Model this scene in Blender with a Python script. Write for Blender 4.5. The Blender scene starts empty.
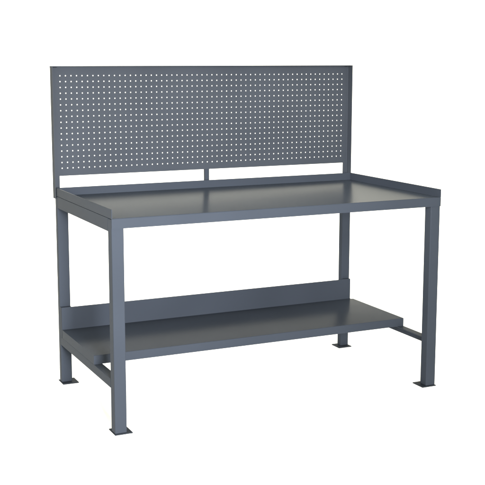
import bpy, bmesh, math
from mathutils import Vector, Matrix

S = 0.0254                      # the bench is drawn up in inches
scene = bpy.context.scene
C = scene.collection

# ------------------------------------------------------------------ camera
cam_d = bpy.data.cameras.new('camera')
cam = bpy.data.objects.new('camera', cam_d)
C.objects.link(cam)
yaw, pitch, roll = -0.4396, -0.1559, 0.0004
fwd = Vector((-math.sin(yaw)*math.cos(pitch), math.cos(yaw)*math.cos(pitch), math.sin(pitch)))
right = Vector((math.cos(yaw), math.sin(yaw), 0))
up = right.cross(fwd)
R_ = right*math.cos(roll) + up*math.sin(roll)
U_ = up*math.cos(roll) - right*math.sin(roll)
M = Matrix((R_, U_, -fwd)).transposed().to_4x4()
M.translation = Vector((-50.0178, -150.4492, 57.7622))*S
cam.matrix_world = M
cam_d.sensor_width = 36
cam_d.lens = 1060.98/485*36
cam_d.shift_x = (242.5-236.6)/485
cam_d.shift_y = (225.51-242.5)/485
cam_d.clip_start = 0.05
cam_d.clip_end = 200
scene.camera = cam

# ------------------------------------------------------------------ world, lamps, exposure
w = bpy.data.worlds.new('World'); scene.world = w
w.use_nodes = True
bg = w.node_tree.nodes['Background']
bg.inputs['Color'].default_value = (1.0, 0.95, 0.77, 1)
bg.inputs['Strength'].default_value = 1.8
scene.view_settings.view_transform = 'Standard'
scene.view_settings.look = 'None'
scene.view_settings.exposure = 0
scene.view_settings.gamma = 1

def area(name, loc, target, sx, sy, power, color=(1, 1, 1)):
    d = bpy.data.lights.new(name, 'AREA')
    d.shape = 'RECTANGLE'; d.size = sx; d.size_y = sy
    d.energy = power; d.color = color
    o = bpy.data.objects.new(name, d); C.objects.link(o)
    o.location = loc
    o.rotation_euler = (Vector(target)-Vector(loc)).to_track_quat('-Z', 'Y').to_euler()
    return o
area('added_floor_light', (1.2, 1.6, 4.6), (1.2, 1.6, 0), 7, 7, 170, (0.75, 0.88, 1.0))  # added, unseen: cool light that keeps the floor round the bench white
key = area('key_softbox', (-0.45, -4.3, 1.35), (0.0, 0.3, 0.72), 0.9, 0.9, 112, (1.0, 0.985, 0.97))
key.data.spread = math.radians(60)      # gridded: it falls away towards the right end of the bench
fill = area('added_fill_light', (-3.0, -2.4, 2.0), (1.6, 0.6, 1.15), 0.7, 0.7, 10, (1.0, 0.99, 0.98))  # added, unseen: lifts the pegboard and left-facing sides at the right end
fill.data.spread = math.radians(26)
area('added_backdrop_light', (2.5, 1.6, 5.4), (2.8, 5.6, 0.6), 7, 1.5, 130, (1.0, 0.92, 0.62))  # added, unseen: whitens the sweep's wall and warms its reflection in the top

# ------------------------------------------------------------------ materials
def new_mat(name):
    m = bpy.data.materials.new(name); m.use_nodes = True
    return m, m.node_tree.nodes, m.node_tree.links, m.node_tree.nodes['Principled BSDF']

def paint(name, col, rough, spec, bump=0.02, scale=420):
    m, N, L, p = new_mat(name)
    tc = N.new('ShaderNodeTexCoord')
    n1 = N.new('ShaderNodeTexNoise'); n1.inputs['Scale'].default_value = 5; n1.inputs['Detail'].default_value = 0
    n2 = N.new('ShaderNodeTexNoise'); n2.inputs['Scale'].default_value = scale; n2.inputs['Detail'].default_value = 2
    L.new(tc.outputs['Object'], n1.inputs['Vector']); L.new(tc.outputs['Object'], n2.inputs['Vector'])
    cr = N.new('ShaderNodeMapRange')
    cr.inputs['From Min'].default_value = 0.0; cr.inputs['From Max'].default_value = 1.0
    cr.inputs['To Min'].default_value = 0.92; cr.inputs['To Max'].default_value = 1.08
    L.new(n1.outputs['Fac'], cr.inputs['Value'])
    mx = N.new('ShaderNodeMix'); mx.data_type = 'RGBA'; mx.blend_type = 'MULTIPLY'
    mx.inputs['Factor'].default_value = 1
    mx.inputs[6].default_value = (*col, 1)
    L.new(cr.outputs['Result'], mx.inputs[7])
    L.new(mx.outputs[2], p.inputs['Base Color'])
    rr = N.new('ShaderNodeMapRange')
    rr.inputs['To Min'].default_value = rough-0.02; rr.inputs['To Max'].default_value = rough+0.02
    L.new(n1.outputs['Fac'], rr.inputs['Value'])
    p.inputs['Roughness'].default_value = rough
    if scale > 100: L.new(rr.outputs['Result'], p.inputs['Roughness'])
    b = N.new('ShaderNodeBump'); b.inputs['Strength'].default_value = bump; b.inputs['Distance'].default_value = 0.0006
    L.new(n2.outputs['Fac'], b.inputs['Height'])
    if bump: L.new(b.outputs['Normal'], p.inputs['Normal'])
    p.inputs['Specular IOR Level'].default_value = spec
    return m

BLUE = (0.0225, 0.0272, 0.0365)
m_frame = paint('grey_blue_enamel', BLUE, 0.42, 0.012, 0.2)
m_top = paint('grey_blue_enamel_gloss', BLUE, 0.25, 0.011, 0.12, 7)
m_foot = paint('grey_blue_dark_foot', (0.018, 0.0215, 0.028), 0.5, 0.012, 0.2)  # foot plates a step darker than the frame
m_peg = paint('grey_blue_enamel_pegboard', (0.0275, 0.032, 0.0405), 0.45, 0.012, 0.2)

m_back, N, L, p = new_mat('white_paper_sweep')
n = N.new('ShaderNodeTexNoise'); n.inputs['Scale'].default_value = 3
mr = N.new('ShaderNodeMapRange'); mr.inputs['To Min'].default_value = 0.94; mr.inputs['To Max'].default_value = 0.96
L.new(n.outputs['Fac'], mr.inputs['Value']); L.new(mr.outputs['Result'], p.inputs['Base Color'])
p.inputs['Roughness'].default_value = 1; p.inputs['Specular IOR Level'].default_value = 0

# ------------------------------------------------------------------ mesh helpers
def obj(name, bm, mat, parent=None, bevel=0.0, seg=3, smooth=False):
    bmesh.ops.remove_doubles(bm, verts=bm.verts, dist=1e-6)
    bmesh.ops.recalc_face_normals(bm, faces=bm.faces)
    me = bpy.data.meshes.new(name); bm.to_mesh(me); bm.free()
    for v in me.vertices: v.co *= S
    o = bpy.data.objects.new(name, me); C.objects.link(o)
    me.materials.append(mat)
    if parent: o.parent = parent
    if bevel:
        b = o.modifiers.new('edge_round', 'BEVEL'); b.width = bevel*S; b.segments = seg
        b.limit_method = 'ANGLE'; b.angle_limit = math.radians(40); b.harden_normals = True
    if smooth:
        for f in me.polygons: f.use_smooth = True
    if smooth or bevel:
        try: me.set_sharp_from_angle(angle=math.radians(35))
        except Exception: pass
        if bevel:
            for f in me.polygons: f.use_smooth = True
    return o

def box(bm, x0, x1, y0, y1, z0, z1):
    vs = [bm.verts.new((x, y, z)) for x in (x0, x1) for y in (y0, y1) for z in (z0, z1)]
    for f in ((0,1,3,2),(4,6,7,5),(0,4,5,1),(2,3,7,6),(0,2,6,4),(1,5,7,3)):
        bm.faces.new([vs[i] for i in f])

def round_path(pts, r, seg=5):
    """polyline with its inner corners rounded"""
    out = [Vector(pts[0])]
    for i in range(1, len(pts)-1):
        a, b, c = Vector(pts[i-1]), Vector(pts[i]), Vector(pts[i+1])
        u = (a-b).normalized(); v = (c-b).normalized()
        cen = b + (u+v)*r
        p0, p1 = b+u*r, b+v*r
        a0 = math.atan2(p0.y-cen.y, p0.x-cen.x); a1 = math.atan2(p1.y-cen.y, p1.x-cen.x)
        d = a1-a0
        while d > math.pi: d -= 2*math.pi
        while d < -math.pi: d += 2*math.pi
        for k in range(seg+1):
            t = a0+d*k/seg
            out.append(Vector((cen.x+r*math.cos(t), cen.y+r*math.sin(t))))
    out.append(Vector(pts[-1]))
    return out

def bent(bm, pts, r, t, axis, a, b, side=1, seg=5):
    """bent sheet metal: a 2-D path of outer faces, thickness t to one side, run along an axis from a to b"""
    path = round_path(pts, r, seg) if len(pts) > 2 else [Vector(q) for q in pts]
    inner = []
    for i, q in enumerate(path):
        d0 = (path[i]-path[i-1]).normalized() if i else None
        d1 = (path[i+1]-path[i]).normalized() if i < len(path)-1 else None
        d0 = d0 or d1; d1 = d1 or d0
        n0 = Vector((-d0.y, d0.x)); n1 = Vector((-d1.y, d1.x))
        m = (n0+n1).normalized(); k = 1/max(0.3, m.dot(n0))
        inner.append(q+m*t*k*side)
    def P(q, s):
        if axis == 'x': return (s, q.x, q.y)      # path in (y, z)
        if axis == 'y': return (q.x, s, q.y)      # path in (x, z)
        return (q.x, q.y, s)                      # path in (x, y)
    n = len(path)
    A = [[bm.verts.new(P(q, s)) for q in path] for s in (a, b)]
    B = [[bm.verts.new(P(q, s)) for q in inner] for s in (a, b)]
    for i in range(n-1):
        bm.faces.new((A[0][i], A[0][i+1], A[1][i+1], A[1][i]))
        bm.faces.new((B[0][i+1], B[0][i], B[1][i], B[1][i+1]))
        for s in (0, 1):
            bm.faces.new((A[s][i], B[s][i], B[s][i+1], A[s][i+1]))
    for i in (0, n-1):
        bm.faces.new((A[0][i], A[1][i], B[1][i], B[0][i]))

def empty(name, loc):
    o = bpy.data.objects.new(name, None); C.objects.link(o)
    o.location = loc; o.empty_display_size = 0.1
    return o

# ------------------------------------------------------------------ the setting: white paper sweep
def sweep():
    bm = bmesh.new()
    prof = [(-8, 0), (3.6, 0)]
    r = 2.0
    for k in range(1, 17):
        t = math.pi/2*k/16
        prof.append((3.6+r*math.sin(t), r-r*math.cos(t)))
    prof.append((5.6, 6.5))
    xs = [-9 + 24*i/12 for i in range(13)]
    g = [[bm.verts.new((x/S, y/S, z/S)) for (y, z) in prof] for x in xs]
    for i in range(len(xs)-1):
        for j in range(len(prof)-1):
            bm.faces.new((g[i][j], g[i+1][j], g[i+1][j+1], g[i][j+1]))
    o = obj('floor', bm, m_back, smooth=True)
    o['kind'] = 'structure'
    return o
sweep()

# ------------------------------------------------------------------ the bench
W, D, H = 60.0, 30.18, 34.0
LIP, APR = 1.38, 1.57
T = 0.105
root = empty('workbench', (30*S, 15*S, 0))
root['label'] = 'grey-blue steel workbench with perforated pegboard back and lower shelf, standing on white ground'
root['category'] = 'workbench'
OFF = Vector((-30, -15, 0))

def part(name, bm, mat=m_frame, parent=root, bevel=0.0, seg=3, smooth=False, flat=False):
    if parent is root:
        bmesh.ops.translate(bm, verts=bm.verts, vec=OFF)
    else:
        bmesh.ops.translate(bm, verts=bm.verts, vec=OFF)
    return obj(name, bm, mat, parent, bevel, seg, smooth)

def flanges(o):
    o.data.materials.append(m_frame)
    for f in o.data.polygons:
        if abs(f.normal.z) < 0.9: f.material_index = 1

# table top: sheet bent up at both sides and the rear, down at the front
bm = bmesh.new()
rb = 0.12
bent(bm, [(0, H+LIP), (0, H-T), (W, H-T), (W, H+LIP)], rb, T, 'y', 0.2, D, side=1)
bent(bm, [(0.2, H), (0, H), (0, H-APR)], 0.199, T, 'x', 0, W, side=1)
bent(bm, [(D-0.45, H-T-0.004), (D, H-T-0.004), (D, H+LIP)], 0.12, T, 'x', T+0.01, W-T-0.01, side=1)
for x0, x1 in ((0.002, T), (W-T, W-0.002)):
    box(bm, x0, x1, 0.0, 0.199, H-0.03, H+LIP)
top = part('tabletop', bm, m_top, smooth=True)
flanges(top)

# (the turned-up and turned-down edges carry the same coarse paint as the frame)
# top rails under both sides and the rear
for x0, x1 in ((0.0, 0.12), (W-0.12, W)):
    bm = bmesh.new()
    box(bm, x0, x1, 1.92, 29.77, H-2.14, H-T-0.02)
    if x0 == 0: box(bm, 0.121, 1.3, 1.92, 29.77, H-T-0.14, H-T-0.02)
    else: box(bm, W-1.3, W-0.121, 1.92, 29.77, H-T-0.14, H-T-0.02)
    part('top_rail', bm, m_frame, bevel=0.025)
bm = bmesh.new()
box(bm, 1.96, 58.04, 30.0, 30.12, H-1.5, H-T-0.14)
part('rear_rail', bm, m_frame, bevel=0.02)

YS, YR, ZR = 10.36, 28.77, 14.14         # shelf front, riser, riser top
# four legs, each with a welded foot plate
def tube(bm, x0, x1, y0, y1, z0, z1):
    box(bm, x0, x1, y0, y1, z0, z1)
LW = 1.95
PT = 0.17
def leg(x0, x1, y0, y1, zt, px0, px1, py0, py1):
    bm = bmesh.new(); tube(bm, x0, x1, y0, y1, PT, zt)
    o = part('leg', bm, m_frame, bevel=0.16, seg=4)
    b2 = bmesh.new(); box(b2, px0, px1, py0, py1, 0.0, PT)
    part('foot_plate', b2, m_foot, parent=o, bevel=0.03)
    return o
zt = H-T-0.03
leg(0, LW, T+0.005, LW, zt, -0.05, 2.85, -0.05, 3.05)
leg(W-LW, W, T+0.005, LW, zt, W-2.75, W+0.12, -0.05, 3.05)
leg(0, LW, 29.77, 31.1, H-T-0.03, -0.05, 2.85, 28.75, 31.75)
leg(W-LW, W-0.12, 29.77, 31.1, H-T-0.03, W-2.85, W+0.05, 28.75, 31.75)

# lower rails: angle iron, flat flange on top pointing inwards
ZS, HS = 10.115, 1.48
zr = ZS-HS-0.006
for s in (0, 1):
    bm = bmesh.new()
    pts = [(0.0, zr-1.44), (0.0, zr), (1.44, zr)]
    if s: pts = [(W-x, z) for x, z in pts]
    bent(bm, pts, 0.06, 0.15, 'y', 1.95, 29.77, side=-1 if s == 0 else 1)
    part('lower_rail', bm, m_frame, smooth=True)

# lower shelf: sheet with front and side flanges turned down, and a rear riser turned up
bm = bmesh.new()
bent(bm, [(YR+T, ZR), (YR+T, ZS-T), (YR-0.4, ZS-T)], 0.15, T, 'x', 0.0, 59.5, side=-1)
bent(bm, [(YR-0.4, ZS), (YS, ZS), (YS, ZS-HS)], 0.10, T, 'x', 0.0, W-0.05, side=1)
for x0, x1 in ((0.004, T), (W-0.05-T, W-0.054)):
    box(bm, x0, x1, YS+0.11, YR, ZS-HS, ZS-T-0.002)
box(bm, 0.0, 1.85, YR+0.16+T, 29.76, ZS-HS, ZR-0.02)
box(bm, W-LW+0.05, 59.5, YR+0.16+T, 29.76, ZS-HS, ZR-0.02)
flanges(part('shelf', bm, m_top, smooth=True))

# pegboard: one pan with real holes, side flanges that run down past the table edge, a top flange
XA, XB = -0.144, 60.144
YF, YB = 30.27, 31.886
ZT, ZB = 56.50, 37.25
bm = bmesh.new()
HX0, HZ0 = 1.64, 38.614
NC, NR = 58, 17
px = (58.68-1.64)/(NC-1); pz = (54.811-38.614)/(NR-1)
hr = 0.115
th = 0.075
ring = [(math.cos(2*math.pi*k/16), math.sin(2*math.pi*k/16)) for k in range(16)]
def cell(cx, cz):
    sq = []
    for c, s in ring:
        m = max(abs(c), abs(s)); sq.append((cx+c/m*px/2, cz+s/m*pz/2))
    F = [bm.verts.new((x, YB, z)) for x, z in sq]
    I = [bm.verts.new((cx+c*hr, YB, cz+s*hr)) for c, s in ring]
    J = [bm.verts.new((cx+c*hr, YB+th, cz+s*hr)) for c, s in ring]
    G = [bm.verts.new((x, YB+th, z)) for x, z in sq]
    for k in range(16):
        l = (k+1) % 16
        bm.faces.new((F[k], F[l], I[l], I[k]))
        bm.faces.new((I[k], I[l], J[l], J[k]))
        bm.faces.new((J[k], J[l], G[l], G[k]))
for i in range(NC):
    for j in range(NR):
        cell(HX0+i*px, HZ0+j*pz)
gx0, gx1 = HX0-px/2, HX0+(NC-0.5)*px
gz0, gz1 = HZ0-pz/2, HZ0+(NR-0.5)*pz
PR = 0.17                                # fold radius
def slab(x0, x1, z0, z1):
    for y in (YB, YB+th):
        bm.faces.new([bm.verts.new(q) for q in ((x0, y, z0), (x1, y, z0), (x1, y, z1), (x0, y, z1))])
slab(gx0, gx1, ZB, gz0); slab(gx0, gx1, gz1, ZT-th-PR)
for a, b in (((gx0, ZB), (gx1, ZB)),):
    bm.faces.new([bm.verts.new(q) for q in ((a[0], YB, a[1]), (b[0], YB, b[1]), (b[0], YB+th, b[1]), (a[0], YB+th, a[1]))])
SW = 1.36                                # width of the side strips that run down past the board
# side strips + side flanges (bent), from below the table edge to the top
for s in (0, 1):
    g = gx0 if s == 0 else gx1
    e = g
    X = XA if s == 0 else XB
    sg = 1 if s == 0 else -1
    pts = [(X, YF), (X, YB+th), (e, YB+th)]
    bent(bm, pts, PR, th, 'z', 33.45, ZT-th-0.003, side=-1 if s == 0 else 1)
    # board between strip and hole grid
    if abs(e-g) > 1e-3:
        lo, hi = sorted((e, g))
        if (s == 0 and g > e) or (s == 1 and g < e):
            for y in (YB, YB+th):
                bm.faces.new([bm.verts.new(q) for q in ((lo, y, ZB), (hi, y, ZB), (hi, y, ZT-th-PR), (lo, y, ZT-th-PR))])
            bm.faces.new([bm.verts.new(q) for q in ((lo, YB, ZB), (hi, YB, ZB), (hi, YB+th, ZB), (lo, YB+th, ZB))])
# top flange bent forward
bent(bm, [(YB+th, ZT-th-PR), (YB+th, ZT), (YF, ZT)], PR, th, 'x', XA, XB, side=1)
part('pegboard', bm, m_peg, smooth=False)
pb = C.objects['pegboard']

# narrow channel standing between board and table at the middle
bm = bmesh.new()
mx_ = 29.66; yb_ = YB+th
bent(bm, [(mx_-0.42, yb_+0.7), (mx_-0.42, yb_), (mx_+0.42, yb_), (mx_+0.42, yb_+0.7)], 0.06, 0.08, 'z', 32.6, ZB+0.9, side=1)
part('centre_brace', bm, m_frame, smooth=True)
